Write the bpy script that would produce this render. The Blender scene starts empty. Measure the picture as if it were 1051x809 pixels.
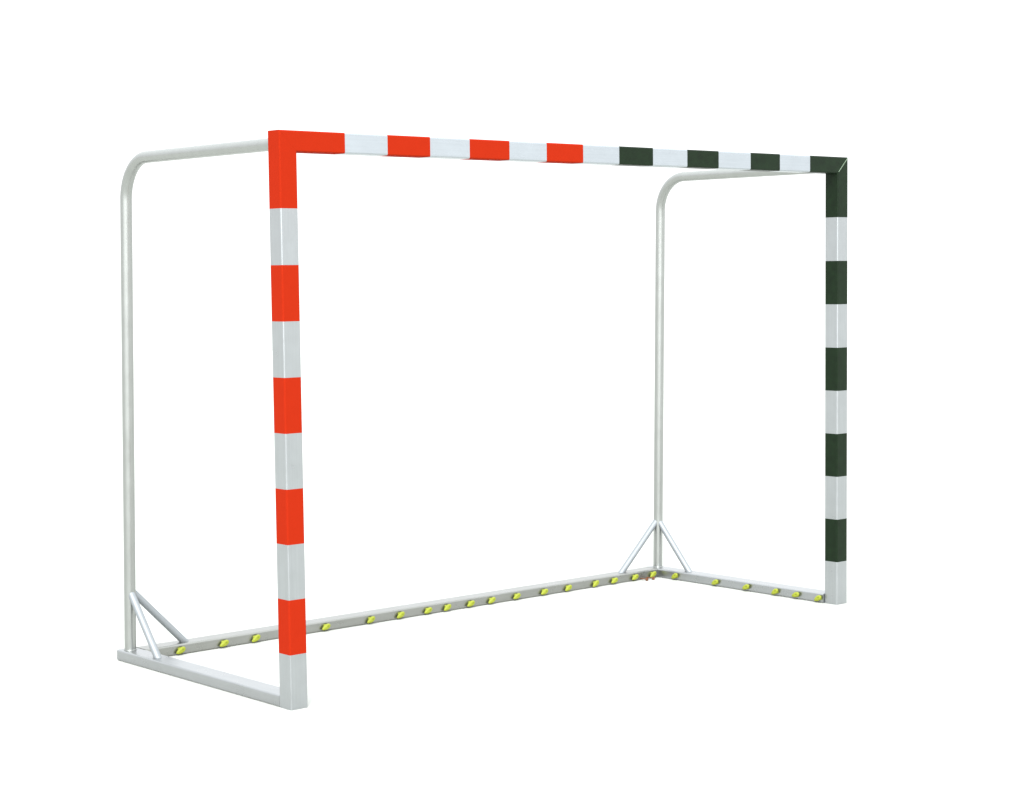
import bpy, bmesh, math, random
from mathutils import Vector, Matrix
random.seed(7)
S = 0.0748            # side of the square post / crossbar section
R0 = 0.0058           # its corner radius
ZB = 2.0006           # underside of the crossbar
ZT = ZB + S
D, BH, BW = 1.2448, 0.0443, 0.0848     # depth of the goal, height and width of the base rails
L = 3.0               # clear width
scn = bpy.context.scene
C = scn.collection

# ------------------------------------------------------------------ materials
def nodes(name):
    m = bpy.data.materials.new(name); m.use_nodes = True
    nt = m.node_tree; return m, nt, nt.nodes['Principled BSDF']

def metal(name, col, metallic, rough, stretch, amount=.09, blotch=.06, bump=.03):
    """drawn aluminium: fine streaks along the profile, faint cloudy oxide"""
    m, nt, b = nodes(name)
    tc = nt.nodes.new('ShaderNodeTexCoord')
    mp = nt.nodes.new('ShaderNodeMapping'); mp.inputs['Scale'].default_value = stretch
    nt.links.new(tc.outputs['Object'], mp.inputs['Vector'])
    n1 = nt.nodes.new('ShaderNodeTexNoise'); n1.inputs['Scale'].default_value = 1; n1.inputs['Detail'].default_value = 4
    nt.links.new(mp.outputs['Vector'], n1.inputs['Vector'])
    n2 = nt.nodes.new('ShaderNodeTexNoise'); n2.inputs['Scale'].default_value = 14; n2.inputs['Detail'].default_value = 5
    nt.links.new(tc.outputs['Object'], n2.inputs['Vector'])
    ad = nt.nodes.new('ShaderNodeMath'); ad.operation = 'MULTIPLY_ADD'
    ad.inputs[1].default_value = amount * 2; ad.inputs[2].default_value = 1 - amount
    nt.links.new(n1.outputs['Fac'], ad.inputs[0])
    ae = nt.nodes.new('ShaderNodeMath'); ae.operation = 'MULTIPLY_ADD'
    ae.inputs[1].default_value = blotch * 2; ae.inputs[2].default_value = -blotch
    nt.links.new(n2.outputs['Fac'], ae.inputs[0])
    su = nt.nodes.new('ShaderNodeMath'); su.operation = 'ADD'
    nt.links.new(ad.outputs[0], su.inputs[0]); nt.links.new(ae.outputs[0], su.inputs[1])
    mx = nt.nodes.new('ShaderNodeVectorMath'); mx.operation = 'SCALE'
    mx.inputs[0].default_value = col; nt.links.new(su.outputs[0], mx.inputs['Scale'])
    nt.links.new(mx.outputs[0], b.inputs['Base Color'])
    b.inputs['Metallic'].default_value = metallic
    rr = nt.nodes.new('ShaderNodeMath'); rr.operation = 'MULTIPLY_ADD'
    rr.inputs[1].default_value = .2; rr.inputs[2].default_value = rough - .1
    nt.links.new(n2.outputs['Fac'], rr.inputs[0]); nt.links.new(rr.outputs[0], b.inputs['Roughness'])
    bp = nt.nodes.new('ShaderNodeBump'); bp.inputs['Strength'].default_value = bump; bp.inputs['Distance'].default_value = .002
    nt.links.new(n1.outputs['Fac'], bp.inputs['Height']); nt.links.new(bp.outputs[0], b.inputs['Normal'])
    return m

def paint(name, col, rough, spec, var=.08, bump=.04):
    m, nt, b = nodes(name)
    tc = nt.nodes.new('ShaderNodeTexCoord')
    n = nt.nodes.new('ShaderNodeTexNoise'); n.inputs['Scale'].default_value = 30; n.inputs['Detail'].default_value = 6
    nt.links.new(tc.outputs['Object'], n.inputs['Vector'])
    k = nt.nodes.new('ShaderNodeMath'); k.operation = 'MULTIPLY_ADD'
    k.inputs[1].default_value = 2 * var; k.inputs[2].default_value = 1 - var
    nt.links.new(n.outputs['Fac'], k.inputs[0])
    mx = nt.nodes.new('ShaderNodeVectorMath'); mx.operation = 'SCALE'; mx.inputs[0].default_value = col
    nt.links.new(k.outputs[0], mx.inputs['Scale']); nt.links.new(mx.outputs[0], b.inputs['Base Color'])
    b.inputs['Roughness'].default_value = rough; b.inputs['Specular IOR Level'].default_value = spec
    bp = nt.nodes.new('ShaderNodeBump'); bp.inputs['Strength'].default_value = bump; bp.inputs['Distance'].default_value = .001
    nt.links.new(n.outputs['Fac'], bp.inputs['Height']); nt.links.new(bp.outputs[0], b.inputs['Normal'])
    return m

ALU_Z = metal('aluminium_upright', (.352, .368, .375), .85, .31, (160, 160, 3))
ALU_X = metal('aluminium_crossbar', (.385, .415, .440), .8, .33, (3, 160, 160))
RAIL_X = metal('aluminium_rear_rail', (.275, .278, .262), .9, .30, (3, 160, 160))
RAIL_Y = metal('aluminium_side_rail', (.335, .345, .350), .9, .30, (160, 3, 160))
TUBE = metal('galvanised_tube', (.355, .366, .352), 1.0, .33, (34, 34, 3), .07, .05, 0.0)
BRACE = metal('aluminium_brace', (.275, .292, .305), .7, .5, (30, 30, 12), .03, .03, 0.0)
RED = paint('red_paint', (.305, .0170, .0042), .7, .02, .04)
GREEN = paint('dark_green_paint', (.0042, .0120, .0038), .40, .13, .55)
WELD_GLINT = paint('weld_bead_highlight', (.16, .22, .15), .5, .4)  # pale green puts the highlight of the mitre weld into the colour
YELLOW = paint('yellow_plastic', (.235, .265, .018), .45, .3, .05)
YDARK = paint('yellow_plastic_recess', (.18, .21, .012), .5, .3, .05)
RUST = paint('rusty_steel', (.15, .060, .028), .8, .3, .3)

# ------------------------------------------------------------------ helpers
def fixn(me):
    bm = bmesh.new(); bm.from_mesh(me); bmesh.ops.recalc_face_normals(bm, faces=bm.faces); bm.to_mesh(me); bm.free(); me.update()

def link(name, verts, faces, mats, parent, fm=None, smooth=False):
    me = bpy.data.meshes.new(name); me.from_pydata([tuple(v) for v in verts], [], faces)
    for m in mats: me.materials.append(m)
    if fm:
        for p, i in zip(me.polygons, fm): p.material_index = i
    if smooth:
        for p in me.polygons: p.use_smooth = len(p.vertices) == 4
    me.validate(); fixn(me)
    o = bpy.data.objects.new(name, me); C.objects.link(o); o.parent = parent
    return o

def profile(w, h, r, seg=5):
    """rounded rectangle centred on 0, counter-clockwise"""
    out = []
    for cx, cy, a0 in ((w/2-r, h/2-r, 0), (-w/2+r, h/2-r, 90), (-w/2+r, -h/2+r, 180), (w/2-r, -h/2+r, 270)):
        for k in range(seg + 1):
            a = math.radians(a0 + 90 * k / seg)
            out.append((cx + r * math.cos(a), cy + r * math.sin(a)))
    return out

def extrude(name, ringf, stations, n, mats, fm, parent, smooth=False, cap=True):
    """ringf(i, s) gives the ring of n points at station s"""
    V, F, M = [], [], []
    for i, s in enumerate(stations): V += ringf(i, s)
    for i in range(len(stations) - 1):
        for k in range(n):
            k2 = (k + 1) % n
            F.append((i*n+k, i*n+k2, (i+1)*n+k2, (i+1)*n+k)); M.append(fm[i])
    if cap:
        F.append(tuple(reversed(range(n)))); M.append(fm[0])
        F.append(tuple(range((len(stations)-1)*n, len(stations)*n))); M.append(fm[-1])
    return link(name, V, F, mats, parent, M, smooth)

def sweep(name, pts, r, mat, parent, seg=28):
    """round tube through pts with a parallel-transported ring"""
    pts = [Vector(p) for p in pts]; V, F = [], []
    T = []
    for i in range(len(pts)):
        a = pts[max(i-1, 0)]; b = pts[min(i+1, len(pts)-1)]; T.append((b - a).normalized())
    u = T[0].orthogonal().normalized()
    for i, p in enumerate(pts):
        u = (u - T[i] * u.dot(T[i])).normalized(); w = T[i].cross(u)
        for k in range(seg):
            a = 2 * math.pi * k / seg
            V.append(p + (u * math.cos(a) + w * math.sin(a)) * r)
    for i in range(len(pts) - 1):
        for k in range(seg):
            k2 = (k + 1) % seg
            F.append((i*seg+k, i*seg+k2, (i+1)*seg+k2, (i+1)*seg+k))
    n = len(V); V += V[:seg] + V[-seg:]                  # caps on vertices of their own, so the wall shades cleanly
    F.append(tuple(reversed(range(n, n + seg)))); F.append(tuple(range(n + seg, n + 2*seg)))
    return link(name, V, F, [mat], parent, None, True)

def torus(name, centre, axis, R, r, mat, parent, n=32, m=8):
    axis = Vector(axis).normalized(); u = axis.orthogonal().normalized(); w = axis.cross(u); c = Vector(centre)
    V, F = [], []
    for i in range(n):
        a = 2*math.pi*i/n; d = u*math.cos(a) + w*math.sin(a)
        for j in range(m):
            b = 2*math.pi*j/m; V.append(c + d*(R + r*math.cos(b)) + axis*r*math.sin(b))
    for i in range(n):
        for j in range(m):
            i2, j2 = (i+1) % n, (j+1) % m
            F.append((i*m+j, i2*m+j, i2*m+j2, i*m+j2))
    return link(name, V, F, [mat], parent, None, True)

# ------------------------------------------------------------------ the goal
goal = bpy.data.objects.new('handball_goal', None); C.objects.link(goal)
goal.location = (0, 0, 0)
goal['label'] = 'freestanding metal handball goal without net, half banded red and half banded dark green'
goal['category'] = 'goal'

prof = profile(S, S, R0); NP = len(prof)
# uprights: square section, mitred into the crossbar at the top outer corner
def upright(x0, side, paintmat, label):
    cx = x0 + S/2; cy = S/2
    zs = [0, .2, .4, .6, .8, 1.0, 1.2, 1.4, 1.6, 1.8, None]
    def ring(i, z):
        out = []
        for (a, b) in prof:
            if z is None:
                # mitre: outer side reaches ZT, inner side reaches ZB
                t = (S/2 - side * a)                    # 0 on outer side .. S on inner side
                t = (a + S/2) if side < 0 else (S/2 - a)
                zz = ZT - t - .0001
            else: zz = z
            out.append((cx + a, cy + b, zz))
        return out
    fm = [0, 1, 0, 1, 0, 1, 0, 1, 0, 1]
    o = extrude('post', ring, zs, NP, [ALU_Z, paintmat], fm, goal)
    o['label'] = label
    return o
post_red = upright(-S, -1, RED, 'near post banded red and bare aluminium')
post_green = upright(L, 1, GREEN, 'far post banded dark green and bare aluminium')

xs = [None, .2105, .4045, .606, .7995, 1.0015, 1.197, 1.396, 1.599, 1.796, 2.0025, 2.198, 2.4035, 2.598, 2.8045, None]
def bar_ring(i, x):
    out = []
    for (a, b) in prof:
        z = ZB + S/2 + b; t = (b + S/2)                 # 0 underside .. S top
        if x is None:
            xx = -t + .0001 if i == 0 else L + t - .0001
        else: xx = x
        out.append((xx, S/2 - a, z))
    return out
crossbar = extrude('crossbar', bar_ring, xs, NP, [ALU_X, RED, GREEN],
                   [1, 0, 1, 0, 1, 0, 1, 0, 2, 0, 2, 0, 2, 0, 2], goal)
crossbar['label'] = 'crossbar banded red on one half and dark green on the other'
# weld bead along the mitre of the green corner, painted pale as its highlight
e = .0003
sweep('weld_seam', [(L + .006, -e, ZB + .006), (L + S/2, -e, ZB + S/2), (L + S - .005, -e, ZT - .005)], .0016, WELD_GLINT, post_green, 8)

# base rails: flat rectangular section lying on the ground
def rail(name, mat, axis, a0, a1, c):
    pr = profile(BW, BH, .007)
    def ring(i, s):
        if axis == 'x': return [(s, c - a, BH/2 + b) for a, b in pr]
        return [(c + a, s, BH/2 + b) for a, b in pr]
    n = 9
    st = [a0 + (a1 - a0) * k / (n-1) for k in range(n)]
    return extrude(name, ring, st, len(pr), [mat], [0]*(n-1), goal)
XLo, XRo = -S, L + S
side_near = rail('side_rail', RAIL_Y, 'y', S + .0002, D, XLo + BW/2)
side_near['label'] = 'side rail of the base behind the red banded post'
side_far = rail('side_rail', RAIL_Y, 'y', S + .0002, D, XRo - BW/2)
side_far['label'] = 'side rail of the base behind the green banded post, set with yellow hooks'
rear = rail('rear_rail', RAIL_X, 'x', XLo + BW + .0005, XRo - BW - .0005, D - BW/2)
for x, par in ((XLo + .003, side_near), (XRo - .003, side_far)):
    sweep('weld_seam', [(x, S - .0006, .004), (x, S - .0006, BH - .003)], .0024, RAIL_Y, par, 8)
# weld beads where rails meet
for x, par in ((XLo + BW, side_near), (XRo - BW, side_far)):
    sweep('weld_seam', [(x, D - BW + .004, BH - .0004), (x, D - .004, BH - .0004)], .0018, RAIL_X, par, 8)

# bent net-support tubes: up from the rear corner, forward into the top of the post
def support(x, ytop, ybase, label):
    z1 = 2.031; r = .165; rt = .0236
    base = Vector((x, ybase, BH)); 
    up = Vector((x, ytop, z1 - r))
    pts = [base + (up - base) * k / 12 for k in range(13)]
    for k in range(1, 15):
        a = math.radians(90 * k / 14)
        pts.append(Vector((x, ytop - r * (1 - math.cos(a)), z1 - r + r * math.sin(a))))
    for k in range(1, 11):
        pts.append(Vector((x, (ytop - r) + (S + .0003 - (ytop - r)) * k / 10, z1)))
    o = sweep('support_tube', pts, rt, TUBE, goal, 36)
    o['label'] = label
    torus('weld_collar', (x, ybase, BH + .001), (0, 0, 1), rt, .0028, TUBE, o)
    torus('weld_collar', (x, S + .001, z1), (0, 1, 0), rt, .0028, TUBE, o)
    return o
XA, XB = -.036, 3.038
support(XA, 1.140, 1.203, 'bent support tube rising behind the red banded post')
support(XB, 1.172, 1.204, 'bent support tube rising behind the green banded post')

def brace(a, b):
    a, b = Vector(a), Vector(b); b = b + (b - a).normalized() * .024      # foot let into the rail so no cut end shows
    sweep('brace', [a, tuple((Vector(a)+Vector(b))/2), b], .0152, BRACE, goal, 24)
brace((XA, 1.194, .290), (XA, .985, BH - .004))
brace((XA + .008, 1.201, .290), (.222, 1.203, BH - .004))
brace((XB, 1.196, .284), (XB, .980, BH - .004))
brace((XB - .008, 1.203, .284), (2.772, 1.203, BH - .004))

# ------------------------------------------------------------------ yellow net hooks
# local frame: +Z out of the rail, X along the rail, Y up
def hook_mesh():
    V, F, M = [], [], []
    def add(vs, fs, m):
        o = len(V); V.extend(vs); F.extend([tuple(i+o for i in f) for f in fs]); M.extend([m]*len(fs))
    # square-shouldered foot in the rail
    pr = profile(.022, .020, .004, 3); n = len(pr)
    add([(x, y, z) for z in (-.001, .007) for x, y in pr],
        [(k, (k+1) % n, n+(k+1) % n, n+k) for k in range(n)] + [tuple(range(n, 2*n))], 0)
    # leaf-shaped head, pointed at the lower left, domed, with a dished eye
    ca, sa = math.cos(math.radians(27)), math.sin(math.radians(27))
    rings, seg = 12, 28; vs = []
    for i in range(rings + 1):
        v = i / rings; ph = math.pi * v; rr = math.sin(ph); zc = .0105 - .0085 * math.cos(ph)
        for k in range(seg):
            a = 2*math.pi*k/seg
            px = math.cos(a) * rr; py = math.sin(a) * rr
            if px < 0: px *= 1.35; py *= (1 - .30 * (px/1.35)**2)
            if v > .5:                                   # dished eye on the outer side
                d = math.hypot(px - .25, py) ; dz = -.003 * max(0, 1 - (d/.42)**2)
            else: dz = 0
            X = px * .0205; Y = py * .0125
            vs.append((X*ca - Y*sa, X*sa + Y*ca, zc + dz))
    fs = []
    mm = []
    for i in range(rings):
        for k in range(seg):
            k2 = (k+1) % seg
            fs.append((i*seg+k, i*seg+k2, (i+1)*seg+k2, (i+1)*seg+k))
    o = len(V); V.extend(vs)
    for f in fs:
        q = [vs[i] for i in f]; cx = sum(p[0] for p in q)/4; cy = sum(p[1] for p in q)/4; cz = sum(p[2] for p in q)/4
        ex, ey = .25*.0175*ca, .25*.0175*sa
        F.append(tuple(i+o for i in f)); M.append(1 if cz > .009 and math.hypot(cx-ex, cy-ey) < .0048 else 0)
    me = bpy.data.meshes.new('net_hook'); me.from_pydata(V, [], F)
    me.materials.append(YELLOW); me.materials.append(YDARK)
    for p, m in zip(me.polygons, M): p.material_index = m; p.use_smooth = True
    me.validate(); fixn(me)
    return me
HM = hook_mesh()
def hook(pos, X, Y, Z, parent):
    o = bpy.data.objects.new('net_hook', HM); C.objects.link(o); o.parent = parent
    m3 = Matrix(((X[0], Y[0], Z[0]), (X[1], Y[1], Z[1]), (X[2], Y[2], Z[2])))
    m3 = m3 @ Matrix.Rotation(math.radians(random.uniform(-7, 7)), 3, 'Z')
    o.location = pos; o.rotation_euler = m3.to_euler()
rear['label'] = 'rear rail of the base with a row of yellow plastic net hooks'
yr = D - BW
for x in (.172, .383, .542, .72, .909, 1.155, 1.323, 1.483, 1.597, 1.739, 1.868, 2.026, 2.204, 2.362, 2.547, 2.677, 2.823, 2.952):
    if x == .72: continue
    hook((x, yr, .0205), (1, 0, 0), (0, 0, 1), (0, -1, 0), rear)
xr = XRo - BW
for y in (1.027, .750, .546, .361, .231, .096):
    hook((xr, y, .0225), (0, -1, 0), (0, 0, 1), (-1, 0, 0), side_far)

# two rusty bolt stubs at the foot of the rear rail by the far corner
for x in (2.868, 2.914):
    o = sweep('mounting_bolt', [(x, yr + .004, .0075), (x, yr - .042, .0075)], .0028, RUST, rear, 12)
    h = [(x + .0085*math.cos(math.radians(60*k)), .0085*math.sin(math.radians(60*k)) + .0078) for k in range(6)]
    V = [(a, y, b) for y in (yr - .042, yr - .049) for a, b in h]
    F = [(k, (k+1) % 6, 6+(k+1) % 6, 6+k) for k in range(6)] + [tuple(range(6)), tuple(range(11, 5, -1))]
    link('bolt_head', V, F, [RUST], o)

# ------------------------------------------------------------------ ground
GROUND = True
if GROUND:
    m, nt, b = nodes('white_ground')
    b.inputs['Base Color'].default_value = (.47, .475, .45, 1); b.inputs['Roughness'].default_value = .9
    b.inputs['Specular IOR Level'].default_value = .1
    g = link('ground', [(-200, -200, 0), (200, -200, 0), (200, 200, 0), (-200, 200, 0)], [(0, 1, 2, 3)], [m], None)
    g.location.z = -.0005
    g['kind'] = 'structure'

# ------------------------------------------------------------------ light
w = bpy.data.worlds.new('World'); scn.world = w; w.use_nodes = True
nt = w.node_tree; bg = nt.nodes['Background']
tc = nt.nodes.new('ShaderNodeTexCoord'); sp = nt.nodes.new('ShaderNodeSeparateXYZ')
nt.links.new(tc.outputs['Generated'], sp.inputs[0])
# bright hazy overcast: pale at the horizon, brighter and cooler overhead, a little brighter towards the front of the goal
cr = nt.nodes.new('ShaderNodeValToRGB'); els = cr.color_ramp.elements
els[0].position = 0.0; els[0].color = (.56, .56, .56, 1)
els[1].position = .9; els[1].color = (.94, .98, 1.0, 1)
e1 = els.new(.22); e1.color = (.66, .68, .70, 1)
nt.links.new(sp.outputs['Z'], cr.inputs['Fac'])
fy = nt.nodes.new('ShaderNodeMapRange'); fy.inputs[1].default_value = -1; fy.inputs[2].default_value = .2
fy.inputs[3].default_value = 1.3; fy.inputs[4].default_value = 1.0
nt.links.new(sp.outputs['Y'], fy.inputs[0])
dt = nt.nodes.new('ShaderNodeVectorMath'); dt.operation = 'DOT_PRODUCT'      # broad glow of the hazy sun
dt.inputs[1].default_value = Vector((-.70, -.66, .28)).normalized(); nt.links.new(tc.outputs['Generated'], dt.inputs[0])
gl = nt.nodes.new('ShaderNodeMapRange'); gl.interpolation_type = 'SMOOTHSTEP'
gl.inputs[1].default_value = .62; gl.inputs[2].default_value = 1.0; gl.inputs[3].default_value = 1.0; gl.inputs[4].default_value = 2.4
nt.links.new(dt.outputs['Value'], gl.inputs[0])
mu = nt.nodes.new('ShaderNodeMath'); mu.operation = 'MULTIPLY'
nt.links.new(fy.outputs[0], mu.inputs[0]); nt.links.new(gl.outputs[0], mu.inputs[1])
vm = nt.nodes.new('ShaderNodeVectorMath'); vm.operation = 'SCALE'
nt.links.new(cr.outputs['Color'], vm.inputs[0]); nt.links.new(mu.outputs[0], vm.inputs['Scale'])
nt.links.new(vm.outputs[0], bg.inputs['Color'])
bg.inputs['Strength'].default_value = 2.4
sd = bpy.data.lights.new('sun', 'SUN'); sd.energy = 2.0; sd.angle = math.radians(8); sd.color = (1, .98, .95)
so = bpy.data.objects.new('sun', sd); C.objects.link(so)
so.rotation_euler = Vector((-.72, -.68, .80)).to_track_quat('Z', 'Y').to_euler()

# ------------------------------------------------------------------ camera (solved from the photograph)
yaw, pitch, roll = .72186498, -.07821143, -.01126014
fw = Vector((math.sin(yaw)*math.cos(pitch), math.cos(yaw)*math.cos(pitch), math.sin(pitch)))
rt = Vector((math.cos(yaw), -math.sin(yaw), 0)); up = rt.cross(fw)
r2 = rt*math.cos(roll) + up*math.sin(roll); u2 = up*math.cos(roll) - rt*math.sin(roll)
cd = bpy.data.cameras.new('camera'); co = bpy.data.objects.new('camera', cd); C.objects.link(co)
loc = Vector((-3.91834567, -5.62057718, 1.56871147))
co.matrix_world = Matrix(((r2.x, u2.x, -fw.x, loc.x), (r2.y, u2.y, -fw.y, loc.y), (r2.z, u2.z, -fw.z, loc.z), (0, 0, 0, 1)))
cd.sensor_fit = 'HORIZONTAL'; cd.sensor_width = 36; cd.lens = 1954.0169 * 36 / 1051
cd.shift_x = -6.1857 / 1051; cd.shift_y = 27.191 / 1051
cd.clip_start = .05; cd.clip_end = 1000
scn.camera = co
scn.view_settings.view_transform = 'Standard'; scn.view_settings.look = 'None'
scn.view_settings.exposure = 0; scn.view_settings.gamma = 1
